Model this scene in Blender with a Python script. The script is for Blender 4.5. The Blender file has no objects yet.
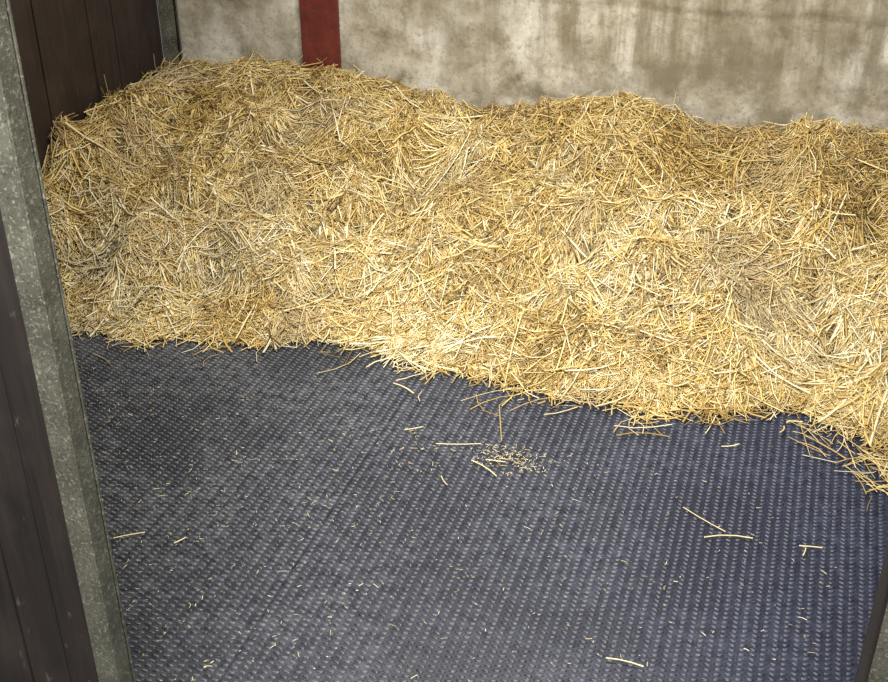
import bpy, bmesh, math
import numpy as np
from mathutils import Vector, Matrix
rng = np.random.default_rng(7)
scene = bpy.context.scene
scene.view_settings.view_transform = 'Standard'
COL = scene.collection

# ---------------------------------------------------------------- helpers
def vnoise(x, y, s, seed):
    g = np.random.default_rng(seed).random((128, 128))
    u = np.asarray(x)/s + 40.0; v = np.asarray(y)/s + 40.0
    i = np.floor(u).astype(int); j = np.floor(v).astype(int)
    fu = u-i; fv = v-j
    fu = fu*fu*(3-2*fu); fv = fv*fv*(3-2*fv)
    i0=i%128; i1=(i+1)%128; j0=j%128; j1=(j+1)%128
    return (g[i0,j0]*(1-fu)*(1-fv)+g[i1,j0]*fu*(1-fv)+g[i0,j1]*(1-fu)*fv+g[i1,j1]*fu*fv)*2-1

def np_mesh(name, V, F, mat, attrs=None, smooth=False, parent=None):
    me = bpy.data.meshes.new(name)
    V = np.ascontiguousarray(V, dtype=np.float32); F = np.ascontiguousarray(F, dtype=np.int32)
    me.vertices.add(len(V)); me.vertices.foreach_set('co', V.ravel())
    n = F.shape[1]
    me.loops.add(F.size); me.loops.foreach_set('vertex_index', F.ravel())
    me.polygons.add(len(F))
    me.polygons.foreach_set('loop_start', np.arange(len(F), dtype=np.int32)*n)
    me.polygons.foreach_set('loop_total', np.full(len(F), n, dtype=np.int32))
    sm = smooth if isinstance(smooth,np.ndarray) else np.full(len(F), bool(smooth), dtype=bool)
    me.polygons.foreach_set('use_smooth', sm)
    me.update(calc_edges=True); me.validate()
    if attrs:
        for k, a in attrs.items():
            at = me.attributes.new(k, 'FLOAT', 'POINT')
            at.data.foreach_set('value', np.ascontiguousarray(a, dtype=np.float32))
    me.materials.append(mat)
    ob = bpy.data.objects.new(name, me); COL.objects.link(ob)
    if parent: ob.parent = parent
    return ob

def boxes(name, lst, mat, bevel=0.002, parent=None):
    bm = bmesh.new()
    for (x0,x1,y0,y1,z0,z1) in lst:
        m = Matrix.Translation(((x0+x1)/2,(y0+y1)/2,(z0+z1)/2)) @ Matrix.Diagonal((x1-x0,y1-y0,z1-z0,1))
        bmesh.ops.create_cube(bm, size=1.0, matrix=m)
    if bevel:
        bmesh.ops.bevel(bm, geom=bm.edges[:], offset=bevel, segments=2, affect='EDGES', profile=0.6)
    me = bpy.data.meshes.new(name); bm.to_mesh(me); bm.free()
    me.materials.append(mat)
    ob = bpy.data.objects.new(name, me); COL.objects.link(ob)
    if parent: ob.parent = parent
    return ob

def empty(name, loc=(0,0,0)):
    e = bpy.data.objects.new(name, None); COL.objects.link(e); e.empty_display_size=.1
    return e

class NT:
    def __init__(s, name):
        s.m = bpy.data.materials.new(name); s.m.use_nodes=True
        s.t = s.m.node_tree; s.b = s.t.nodes['Principled BSDF']
    def n(s, typ, **kw):
        nd = s.t.nodes.new(typ)
        for k,v in kw.items(): setattr(nd,k,v)
        return nd
    def l(s,a,b): s.t.links.new(a,b)
    def coord(s, scale=(1,1,1)):
        c=s.n('ShaderNodeTexCoord'); m=s.n('ShaderNodeMapping'); m.inputs['Scale'].default_value=scale
        s.l(c.outputs['Object'], m.inputs['Vector']); return m.outputs[0]
    def noise(s, vec, scale, detail=4, rough=.55, dist=0):
        n=s.n('ShaderNodeTexNoise'); n.inputs['Scale'].default_value=scale; n.inputs['Detail'].default_value=detail
        n.inputs['Roughness'].default_value=rough; n.inputs['Distortion'].default_value=dist
        s.l(vec,n.inputs['Vector']); return n.outputs['Fac']
    def ramp(s, fac, stops):
        r=s.n('ShaderNodeValToRGB'); e=r.color_ramp.elements
        while len(e)<len(stops): e.new(.5)
        for q,(p,c) in zip(e,stops): q.position=p; q.color=(*c,1)
        s.l(fac,r.inputs[0]); return r.outputs[0]
    def mix(s, fac, a, b, mode='MIX'):
        m=s.n('ShaderNodeMix', data_type='RGBA', blend_type=mode)
        for sock,val in ((m.inputs[0],fac),(m.inputs[6],a),(m.inputs[7],b)):
            if isinstance(val,(int,float)): sock.default_value=val
            elif isinstance(val,tuple): sock.default_value=(*val,1)
            else: s.l(val,sock)
        return m.outputs[2]
    def mul(s,a,b):
        m=s.n('ShaderNodeMath',operation='MULTIPLY')
        for k,v in enumerate((a,b)):
            if isinstance(v,(int,float)): m.inputs[k].default_value=v
            else: s.l(v,m.inputs[k])
        return m.outputs[0]
    def rng(s,val,a,b,c=0,d=1):
        m=s.n('ShaderNodeMapRange'); s.l(val,m.inputs[0])
        for k,v in enumerate((a,b,c,d)): m.inputs[k+1].default_value=v
        return m.outputs[0]
    def bump(s, h, strength, dist=.01):
        b=s.n('ShaderNodeBump'); b.inputs['Strength'].default_value=strength; b.inputs['Distance'].default_value=dist
        s.l(h,b.inputs['Height']); s.l(b.outputs[0], s.b.inputs['Normal'])
g=lambda v:(v,v,v)

# ---------------------------------------------------------------- materials
def mat_straw():
    N=NT('straw'); a=N.n('ShaderNodeAttribute', attribute_name='tint')
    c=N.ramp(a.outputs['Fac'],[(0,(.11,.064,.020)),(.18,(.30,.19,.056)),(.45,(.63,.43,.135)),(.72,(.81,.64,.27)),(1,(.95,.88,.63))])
    v=N.coord(); n=N.noise(v,90,2); n2=N.noise(v,3.2,5,.6)
    c=N.mix(N.ramp(n,[(.4,g(.0)),(.75,g(.35))]),c,(.42,.28,.105))
    c=N.mix(N.ramp(n2,[(.48,g(0)),(.66,g(.5))]),c,(.42,.335,.215))
    N.l(c,N.b.inputs['Base Color']); N.b.inputs['Roughness'].default_value=.38
    N.b.inputs['Specular IOR Level'].default_value=.5
    return N.m
def mat_strawbase():
    N=NT('straw_underlay'); v=N.coord((60,14,60)); n=N.noise(v,3,6,.7,1.5)
    c=N.ramp(n,[(.3,(.06,.035,.01)),(.5,(.20,.12,.035)),(.7,(.40,.27,.10))])
    N.l(c,N.b.inputs['Base Color']); N.b.inputs['Roughness'].default_value=.85; N.bump(n,1,.02)
    return N.m
def mat_concrete():
    N=NT('stained_render'); v=N.coord()
    big=N.noise(v,2.9,10,.64,.15); mid=N.noise(v,8,10,.66,.1); fine=N.noise(v,75,6,.75)
    lime=N.noise(v,3.6,9,.64,.2)
    vs=N.coord((8,1,.8)); streak=N.noise(vs,1.6,9,.68,.1)
    c=N.ramp(mid,[(.32,(.17,.14,.095)),(.45,(.35,.31,.235)),(.55,(.45,.41,.33)),(.70,(.56,.52,.44))])
    c=N.mix(N.ramp(lime,[(.48,g(0)),(.60,g(.7))]),c,(.66,.635,.57))
    sx=N.n('ShaderNodeSeparateXYZ'); N.l(v,sx.inputs[0])
    fx=N.rng(sx.outputs[0],-1.5,-.8,.4,1); fz=N.rng(sx.outputs[2],.42,.60)
    st=N.ramp(streak,[(.44,g(0)),(.60,g(1))])
    c=N.mix(N.mul(N.mul(N.mul(st,fx),fz),.72),c,(.15,.118,.062))
    c=N.mix(N.mul(N.ramp(big,[(.45,g(0)),(.60,g(.8))]),fx),c,(.155,.128,.078))
    c=N.mix(N.ramp(fine,[(.36,g(.5)),(.48,g(0))]),c,(.14,.115,.07))
    N.l(c,N.b.inputs['Base Color']); N.b.inputs['Roughness'].default_value=.8
    ad=N.n('ShaderNodeMath',operation='ADD'); N.l(N.mul(mid,.6),ad.inputs[0]); N.l(N.mul(fine,.22),ad.inputs[1])
    N.bump(ad.outputs[0],.6,.014)
    return N.m
def mat_wood(name, dark, light, scr=.5):
    N=NT(name); v=N.coord((14,14,.9)); n=N.noise(v,3,7,.65,.7); v2=N.coord(); n2=N.noise(v2,5,5)
    c=N.ramp(n,[(.3,dark),(.7,light)]); c=N.mix(N.ramp(n2,[(.5,g(0)),(.8,g(.5))]),c,tuple(x*2.2 for x in light))
    v3=N.coord((1,1,.35)); n3=N.noise(v3,55,3,.6)
    c=N.mix(N.ramp(n3,[(.66,g(0)),(.74,g(scr))]),c,(.16,.13,.11))
    N.l(c,N.b.inputs['Base Color']); N.b.inputs['Roughness'].default_value=.6; N.bump(n,.5,.005)
    return N.m
def mat_galv():
    N=NT('galvanised_steel'); v=N.coord()
    vo=N.n('ShaderNodeTexVoronoi'); vo.inputs['Scale'].default_value=150; N.l(v,vo.inputs['Vector'])
    n=N.noise(v,16,6,.7,.1); n2=N.noise(v,170,4,.75)
    c=N.ramp(n,[(.3,(.060,.060,.046)),(.5,(.105,.105,.082)),(.72,(.165,.165,.13))])
    c=N.mix(N.ramp(n2,[(.54,g(0)),(.65,g(.55))]),c,(.42,.42,.34))
    c=N.mix(N.ramp(vo.outputs['Distance'],[(.10,g(.8)),(.30,g(0))]),c,(.04,.036,.025))
    N.l(c,N.b.inputs['Base Color']); N.b.inputs['Roughness'].default_value=.5; N.b.inputs['Metallic'].default_value=.2
    N.bump(n2,.3,.003)
    return N.m
def mat_red():
    N=NT('red_oxide_paint'); v=N.coord(); n=N.noise(v,22,6,.7); n2=N.noise(v,50,5,.7)
    c=N.ramp(n,[(.3,(.08,.015,.010)),(.6,(.145,.025,.017)),(.75,(.17,.055,.04))])
    c=N.mix(N.ramp(n2,[(.54,g(0)),(.66,g(.7))]),c,(.045,.028,.02))
    N.l(c,N.b.inputs['Base Color']); N.b.inputs['Roughness'].default_value=.5; N.bump(n,.3,.004)
    return N.m
def mat_rubber():
    N=NT('blue_black_rubber'); v=N.coord(); big=N.noise(v,2.6,7,.65,.4); fine=N.noise(v,34,7,.8); sp=N.noise(v,240,2,.6)
    sx=N.n('ShaderNodeSeparateXYZ'); N.l(v,sx.inputs[0])
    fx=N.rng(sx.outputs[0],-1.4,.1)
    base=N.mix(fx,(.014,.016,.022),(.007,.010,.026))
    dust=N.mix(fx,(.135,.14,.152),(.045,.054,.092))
    patch=N.ramp(big,[(.38,g(.15)),(.58,g(1))])
    f=N.mul(patch,N.ramp(fine,[(.42,g(0)),(.62,g(.6))]))
    c=N.mix(f,base,dust)
    top=N.rng(sx.outputs[2],.0008,.0020); worn_glint=N.mix(fx,(.175,.18,.20),(.052,.062,.115))  # nub tops lightened: wear, plus highlights painted into the colour
    c=N.mix(N.mul(N.mul(top,N.ramp(fine,[(.36,g(.12)),(.60,g(.95))])),N.rng(patch,0,1,.45,1)),c,worn_glint)
    c=N.mix(N.ramp(sp,[(.66,g(0)),(.72,g(.6))]),c,(.35,.34,.32))
    N.l(c,N.b.inputs['Base Color']); N.l(N.ramp(fine,[(.3,g(.32)),(.7,g(.50))]),N.b.inputs['Roughness'])
    N.bump(fine,.25,.003)
    return N.m
def mat_floor():
    N=NT('concrete_floor'); v=N.coord(); n=N.noise(v,9,7,.7)
    N.l(N.ramp(n,[(.3,(.09,.085,.075)),(.7,(.2,.19,.17))]),N.b.inputs['Base Color']); N.b.inputs['Roughness'].default_value=.85
    N.bump(n,.4,.01); return N.m

M_STRAW=mat_straw(); M_BASE=mat_strawbase(); M_CONC=mat_concrete()
M_WOOD=mat_wood('dark_boards',(.011,.007,.006),(.033,.020,.015),.25)
M_WOODF=mat_wood('weathered_boards',(.011,.009,.009),(.030,.022,.020))
M_GALV=mat_galv(); M_RED=mat_red(); M_RUB=mat_rubber(); M_FLOOR=mat_floor()

XL,XR,YB,YF=-2.4,1.2,3.9,1.05
# ---------------------------------------------------------------- shell
boxes('floor',[(-3.2,2.4,-1.2,4.2,-.14,-.02)],M_FLOOR,0)

def wall_panel(x0,x1,z0,z1,y,thick):
    nx=max(4,int((x1-x0)/.012))
    zs=np.concatenate([np.arange(z0,1.1,.012),np.linspace(1.1,z1,20)]); xs=np.linspace(x0,x1,nx)
    X,Z=np.meshgrid(xs,zs)
    Y=y+.004*vnoise(X,Z,.3,3)+.0025*vnoise(X,Z,.07,4)+.0015*vnoise(X,Z,.03,5)
    Y=Y-.008*np.clip((Z-.745-.010*vnoise(X,Z*0,.15,9))/.012,0,1)
    V=np.stack([X,Y,Z],-1).reshape(-1,3); nz=len(zs)
    idx=np.arange(nz*nx).reshape(nz,nx)
    F=np.stack([idx[:-1,:-1],idx[:-1,1:],idx[1:,1:],idx[1:,:-1]],-1).reshape(-1,4)
    b=len(V); V=np.vstack([V,[[x0,y+thick,z0],[x1,y+thick,z0],[x1,y+thick,z1],[x0,y+thick,z1]]])
    c=[idx[0,0],idx[0,-1],idx[-1,-1],idx[-1,0]]
    F=np.vstack([F,[[b+1,b,b+3,b+2],[c[0],c[3],b+3,b],[c[1],b+1,b+2,c[2]],[c[3],c[2],b+2,b+3],[c[0],b,b+1,c[1]]]])
    return V,F
SX=-1.738
V1,F1=wall_panel(-2.40,SX-.005,-.02,2.5,YB,.16)
V2,F2=wall_panel(SX+.005,1.3,-.02,2.5,YB,.16)
np_mesh('wall_back',np.vstack([V1,V2]),np.vstack([F1,F2+len(V1)]),M_CONC,smooth=True)

boxes('steel_stanchion',[(SX-.075,SX+.077,3.872,3.884,-.02,2.5),(SX-.004,SX+.004,3.884,4.08,-.02,2.5),(SX-.075,SX+.077,4.08,4.094,-.02,2.5)],M_RED,.003)
boxes('corner_channel',[(-2.392,-2.325,3.868,3.876,-.02,2.5),(-2.333,-2.325,3.868,3.886,-.02,2.5),(-2.40,-2.392,3.868,3.886,-.02,2.5)],M_GALV,.0015)

def boards_y(name,x0,x1,y0,y1,z1,mat,w=.145):
    L=[];y=y0;k=0
    while y<y1-.01:
        e=min(y+w-.004,y1); o=.0025*((k*7)%3-1)
        L.append((x0,x1+o,y,e,-.018,z1)); y+=w;k+=1
    return boxes(name,L,mat,.003)
boards_y('wall_left',XL-.045,XL,1.10,3.868,2.4,M_WOOD)
boards_y('wall_right',XR,XR+.045,1.10,3.868,2.4,M_WOOD)

# ---------------------------------------------------------------- front partition + doorway
def boards_x(x0,x1,y0,y1,z1,w=.12):
    L=[];x=x1;k=0
    while x>x0+.01:
        s=max(x-w+.003,x0); o=.0012*((k*5)%3-1)
        L.append((s,x,y0+o,y1,.012,z1)); x-=w;k+=1
    return L
p=empty('stable_front_partition')
boxes('boards',boards_x(-2.44,-.890,1.060,1.082,2.3,.075),M_WOODF,.003,p)
boxes('foot_rail',[(-2.44,-.896,1.05,1.09,-.02,.012)],M_GALV,.002,p)
boxes('post',[(-.866,-.862,1.048,1.080,-.02,2.3),(-.900,-.866,1.048,1.052,-.02,2.3),(-.898,-.862,1.084,1.088,-.02,2.3)],M_GALV,.0012,p)
p=empty('stable_door_jamb')
boxes('post',[(.166,.215,1.035,1.040,-.02,2.3),(.166,.171,1.040,1.095,-.02,2.3),(.171,.215,1.090,1.095,-.02,2.3)],M_GALV,.0012,p)
boxes('jamb_shade_strip',[(.1615,.1655,1.040,1.100,-.02,2.3)],M_WOODF,.001,p)  # added dark board strip standing in for shade on the channel's inner face
boxes('boards',boards_x(.175,1.24,1.050,1.080,2.3),M_WOODF,.003,p)

# ---------------------------------------------------------------- rubber mats with raised nubs
def mat_obj(name,x0,x1,y0,y1,material,ny_to):
    g_=.0003; ins=.0006
    bx=[(x0+g_,y0+g_),(x1-g_,y0+g_),(x1-g_,y1-g_),(x0+g_,y1-g_)]
    V=[(a,b,-.02) for a,b in bx]+[(a,b,-.0008) for a,b in bx]
    bt=[(x0+g_+ins,y0+g_+ins),(x1-g_-ins,y0+g_+ins),(x1-g_-ins,y1-g_-ins),(x0+g_+ins,y1-g_-ins)]
    V+=[(a,b,0) for a,b in bt]
    F=[(3,2,1,0),(8,9,10,11)]
    for k in range(4):
        F.append((k,(k+1)%4,4+(k+1)%4,4+k)); F.append((4+k,4+(k+1)%4,8+(k+1)%4,8+k))
    V=np.array(V); F=np.array(F)
    m_=.0106; nxn=max(2,int(round((x1-x0-2*m_)/.0205))); py=.0138
    xs=np.linspace(x0+m_,x1-m_,nxn+1); ys=np.arange(y0+.012,min(y1-.014,ny_to),py)
    I,J=np.meshgrid(np.arange(len(xs)),np.arange(len(ys)),indexing='ij'); I=I.ravel();J=J.ravel()
    cx=xs[I]; cy=ys[J]+(I%2)*py*.5
    ang=np.where(I%2==0,.16,-.16)
    lx,ly=.0090,.0039
    base=np.array([[-lx,0],[-lx*.6,-ly],[lx*.6,-ly],[lx,0],[lx*.6,ly],[-lx*.6,ly]])
    ca,sa=np.cos(ang)[:,None],np.sin(ang)[:,None]
    def tr(b,z):
        X=cx[:,None]+b[None,:,0]*ca-b[None,:,1]*sa; Y=cy[:,None]+b[None,:,0]*sa+b[None,:,1]*ca
        return np.stack([X,Y,np.full_like(X,z)],-1)
    P=np.concatenate([tr(base,-.0003),tr(base*np.array([.86,.76]),.0013),tr(base*np.array([.52,.30]),.0022)],1)
    n=len(cx); o=(np.arange(n)*18)[:,None]
    fs=[]
    for r in (0,6):
        for k in range(6): fs.append(np.array([r+k,r+(k+1)%6,r+6+(k+1)%6,r+6+k])[None,:]+o)
    fs.append(np.array([12,13,14,15])[None,:]+o); fs.append(np.array([12,15,16,17])[None,:]+o)
    FF=np.vstack(fs)+len(V)
    sm=np.zeros(len(F)+len(FF),dtype=bool); sm[len(F):]=True
    return np_mesh(name,np.vstack([V,P.reshape(-1,3)]),np.vstack([F,FF]),material,smooth=sm)
mat_obj('rubber_mat',-2.13,-.915,1.10,2.93,M_RUB,2.80)
mat_obj('rubber_mat.001',-.915,.305,1.10,2.93,M_RUB,2.80)
mat_obj('rubber_mat.002',.305,1.195,1.10,2.93,M_RUB,2.80)
mat_obj('rubber_mat.003',-2.395,-2.13,1.10,2.93,M_RUB,2.80)

# ---------------------------------------------------------------- straw bed
ex=[-2.4,-1.98,-1.58,-1.20,-.965,-.68,-.407,-.146,.112,.288,.45,.8,1.2]
ey=[2.52,2.56,2.60,2.755,2.715,2.645,2.665,2.715,2.75,2.71,2.63,2.60,2.6]
wx=[-2.4,-2.3,-2.04,-1.66,-1.36,-1.168,-.836,-.554,-.276,-.046,.075,.26,.7,1.2]
wz=[.37,.385,.44,.415,.395,.40,.425,.435,.385,.40,.475,.42,.42,.4]
def smst(t): t=np.clip(t,0,1); return t*t*(3-2*t)
def edge(x): return np.interp(x,ex,ey)+.045*vnoise(x,x*0,.13,21)+.024*vnoise(x,x*0,.05,22)
def H(x,y):
    s=y-edge(x); wt=np.interp(x,wx,wz)
    front=.02+.045*smst((x+1.2)/1.0)
    u=np.clip(s/1.2,0,1)
    h=front*(1-np.exp(-np.clip(s,0,9)/.11))+(wt-front)*(.10*smst(u)+.90*u)
    h=h+.15*smst((-2.08-x)/.30)*smst((s-.05)/.45)*(1-smst((s-.75)/.5))
    k=smst(s/.28)*(1-.7*smst((s-.85)/.3))
    h=h+k*(.026*vnoise(x,y,.33,31)+.050*vnoise(x,y,.15,32)+.032*vnoise(x,y,.065,33))
    r=np.abs(vnoise(x+.1*vnoise(x,y,.2,40),y,.24,36))
    h=h-k*.10*np.clip(1-r/.12,0,1)
    h=h+(.016*vnoise(x,x*0,.16,41)+.018*vnoise(x,x*0,.06,42))*smst((s-.6)/.4)
    return np.where(s<=0,0.0,np.maximum(h,.0))

YS=YB-.042
nx,ny=300,140
xs=np.linspace(XL+.008,XR-.008,nx); T=np.linspace(0,1,ny)
X=np.repeat(xs[None,:],ny,0); e=edge(xs)+.07
Y=e[None,:]+(YS-.004-e[None,:])*T[:,None]
Z=np.maximum(H(X,Y)-.040,.005); Z[0,:]=.005
V=np.stack([X,Y,Z],-1).reshape(-1,3)
idx=np.arange(ny*nx).reshape(ny,nx)
F=np.stack([idx[:-1,:-1],idx[:-1,1:],idx[1:,1:],idx[1:,:-1]],-1).reshape(-1,4)
straw_root=empty('straw_bedding')
np_mesh('straw_underlay',V,F,M_BASE,smooth=True,parent=straw_root)

def strands(name,C,az,L,W,lift,tint,bend,surf=True,parent=None,R=4,tilt=.14,flat=.4,kink=0.0):
    n=len(C); t=np.linspace(-.5,.5,R)[None,:]
    d=np.stack([np.cos(az),np.sin(az)],-1); q=np.stack([-d[:,1],d[:,0]],-1)
    off=bend[:,None]*(t**2-.12)*L[:,None]
    if surf:
        c=rng.uniform(-.35,.35,(n,1)); cr=rng.normal(0,.35,(n,1))*(rng.random((n,1))<.45)
        off=off+cr*np.maximum(t-c,0)*L[:,None]
    P=C[:,None,:]+d[:,None,:]*(t*L[:,None])[...,None]+q[:,None,:]*off[...,None]
    P[...,0]=np.clip(P[...,0],XL+.012,XR-.012); P[...,1]=np.clip(P[...,1],1.12,YS-rng.random((n,1))*.01)
    if surf:
        h=H(P[...,0],P[...,1])
        lin=h[:,:1]*(.5-t)+h[:,-1:]*(.5+t)
        hm=np.maximum(h.mean(1,keepdims=True),0)
        z=.5*h+.5*(lin-lin.mean(1,keepdims=True)+hm)
    else: z=np.zeros_like(P[...,0])
    z=z+lift[:,None]+(rng.normal(0,1,n)*(tilt if surf else .01))[:,None]*t*L[:,None]
    z=z+(rng.normal(0,1,n)*kink)[:,None]*(t**2)*L[:,None]
    z=np.maximum(z,.0050+W[:,None]*.4+rng.random((n,1))*.003)
    Q=np.concatenate([P,z[...,None]],-1)
    tan=np.gradient(Q,axis=1); tan/=np.linalg.norm(tan,axis=2,keepdims=True)+1e-9
    roll=rng.random(n)*2*math.pi
    up=np.zeros_like(Q); up[...,2]=1
    if surf: up[...,0]+=rng.normal(0,.45,n)[:,None]; up[...,1]+=rng.normal(-.2,.45,n)[:,None]
    s=np.cross(tan,up); s/=np.linalg.norm(s,axis=2,keepdims=True)+1e-9
    u=np.cross(s,tan)
    rings=[]
    for k in range(3):
        a=roll+k*2*math.pi/3
        rw=W/2
        rings.append(Q+(s*np.cos(a)[:,None,None]+u*(np.sin(a)*flat)[:,None,None])*rw[:,None,None])
    A=np.stack(rings,2).reshape(n,R*3,3)
    A[...,2]=np.maximum(A[...,2],.0032)
    o=(np.arange(n)*R*3)[:,None]; fs=[]
    for r in range(R-1):
        for k in range(3):
            fs.append(np.array([r*3+k,r*3+(k+1)%3,(r+1)*3+(k+1)%3,(r+1)*3+k])[None,:]+o)
    F=np.vstack(fs)
    return np_mesh(name,A.reshape(-1,3),F,M_STRAW,{'tint':np.repeat(tint,R*3)},smooth=True,parent=parent)

def field(n,front=-.01):
    x=rng.uniform(XL+.02,XR-.02,n); e=edge(x); y=e+front+(YS-e-front)*rng.random(n)
    return np.stack([x,y],-1)
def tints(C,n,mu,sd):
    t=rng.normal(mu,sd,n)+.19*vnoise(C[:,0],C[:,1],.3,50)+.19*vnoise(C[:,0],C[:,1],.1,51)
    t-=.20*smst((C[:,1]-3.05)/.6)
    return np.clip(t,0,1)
def lw(n,m,s,lo,hi): return np.clip(m*np.exp(rng.normal(0,s,n)),lo,hi)
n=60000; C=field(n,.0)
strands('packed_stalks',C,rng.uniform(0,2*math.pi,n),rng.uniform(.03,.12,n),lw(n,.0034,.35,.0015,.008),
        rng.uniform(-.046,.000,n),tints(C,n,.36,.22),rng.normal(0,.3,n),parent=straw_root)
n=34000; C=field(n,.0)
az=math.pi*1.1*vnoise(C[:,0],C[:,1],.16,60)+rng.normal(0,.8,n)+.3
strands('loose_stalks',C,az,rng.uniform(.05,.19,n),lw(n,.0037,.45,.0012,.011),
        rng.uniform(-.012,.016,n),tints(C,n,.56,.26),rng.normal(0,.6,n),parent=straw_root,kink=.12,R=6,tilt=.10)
n=5500; C=field(n,.03)
strands('proud_stalks',C,rng.uniform(0,2*math.pi,n),rng.uniform(.05,.14,n),lw(n,.0032,.35,.0012,.007),
        rng.uniform(.002,.022,n),tints(C,n,.62,.22),rng.normal(0,.8,n),parent=straw_root,tilt=.38,kink=.4,R=5)
n=6000; C=field(n,.03)
strands('long_stalks',C,rng.uniform(0,2*math.pi,n),rng.uniform(.11,.28,n),lw(n,.0056,.35,.003,.013),
        rng.uniform(.000,.018,n),tints(C,n,.86,.16),rng.normal(0,.3,n),parent=straw_root,flat=.25,R=6,tilt=.09)
n=32000; C=field(n,.0)
strands('broken_bits',C,rng.uniform(0,2*math.pi,n),rng.uniform(.010,.045,n),lw(n,.0032,.45,.0012,.008),
        rng.uniform(-.004,.016,n),tints(C,n,.60,.27),rng.normal(0,.3,n),parent=straw_root,tilt=.25,R=3)
# ragged front edge: denser in clumps, thin between them
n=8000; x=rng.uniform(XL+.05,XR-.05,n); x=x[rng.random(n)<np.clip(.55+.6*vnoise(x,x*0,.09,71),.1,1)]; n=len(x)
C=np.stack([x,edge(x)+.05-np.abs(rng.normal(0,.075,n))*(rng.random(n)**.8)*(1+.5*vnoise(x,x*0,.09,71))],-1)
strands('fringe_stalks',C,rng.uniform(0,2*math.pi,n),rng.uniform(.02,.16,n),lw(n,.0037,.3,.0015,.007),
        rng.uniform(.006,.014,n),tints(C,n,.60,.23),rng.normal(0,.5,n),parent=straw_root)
n=110; C=np.stack([rng.normal(.36,.06,n),rng.normal(2.53,.05,n)],-1)
strands('trailing_stalks',C,rng.uniform(0,2*math.pi,n),rng.uniform(.02,.12,n),lw(n,.0036,.3,.0015,.006),
        rng.uniform(.002,.010,n),tints(C,n,.70,.2),rng.normal(0,.4,n),surf=False,parent=straw_root)

# ---------------------------------------------------------------- loose straw on the mats
lit=empty('scattered_straw')
rows=[(-.708,2.300,18,.115),(-.617,2.225,-30,.09),(-.600,2.262,5,.05),(-.839,2.330,35,.05),(-.697,2.144,-50,.04),
(-.078,2.186,-30,.12),(-.018,2.142,16,.11),(-.172,1.689,0,.075),(-1.313,1.726,35,.07),(-1.195,1.747,60,.03),
(.162,2.163,10,.05),(.15,2.14,80,.03)]
rows=np.array(rows); n=len(rows)
strands('stalks',rows[:,:2],np.radians(rows[:,2]),rows[:,3],np.full(n,.0042),np.full(n,.0),np.full(n,.85),
        rng.normal(0,.2,n),surf=False,parent=lit,flat=.6)
n=1300; C=np.stack([rng.uniform(-2.1,.24,n),2.34-1.2*rng.random(n)**1.2],-1)
keep=rng.random(n)<np.where(C[:,0]<-.7,1,.4); C=C[keep]
n2=170; D=np.stack([rng.normal(-.567,.055,n2),np.minimum(rng.normal(2.276,.03,n2),2.34)],-1)
C=np.vstack([C,D]); n=len(C)
strands('chaff',C,rng.uniform(0,6.28,n),rng.uniform(.003,.009,n)*rng.choice([1,1,1,2],n),rng.uniform(.0012,.0024,n),np.full(n,.0),
        np.clip(rng.normal(.85,.2,n),0,1),rng.normal(0,.3,n),surf=False,parent=lit,R=3,flat=.6)

# ---------------------------------------------------------------- lights
def area(name,loc,rot,sx,sy,e,col,spread=180):
    l=bpy.data.lights.new(name,'AREA'); l.shape='RECTANGLE'; l.size=sx; l.size_y=sy; l.energy=e; l.color=col
    l.spread=math.radians(spread)
    o=bpy.data.objects.new(name,l); o.location=loc; o.rotation_euler=rot; COL.objects.link(o); return o
area('fluorescent_lamp',(-.62,2.50,2.35),(0,0,0),1.0,.14,78,(1,.95,.84))
tgt=Vector((-.8,2.7,.1)); lp=Vector((-.25,-.3,2.8))
area('aisle_lamp',lp,(tgt-lp).to_track_quat('-Z','Y').to_euler(),.9,.2,62,(1,.97,.90),105)
w=bpy.data.worlds.new('World'); scene.world=w; w.use_nodes=True
w.node_tree.nodes['Background'].inputs[0].default_value=(.88,.92,1,1); w.node_tree.nodes['Background'].inputs[1].default_value=.22

# ---------------------------------------------------------------- camera
cam=bpy.data.cameras.new('Camera'); co=bpy.data.objects.new('Camera',cam); COL.objects.link(co)
cam.sensor_width=36; cam.lens=1152/888*36; cam.clip_start=.02
co.location=(0,0,1.7); co.rotation_euler=(math.radians(60),0,math.radians(18))
scene.camera=co
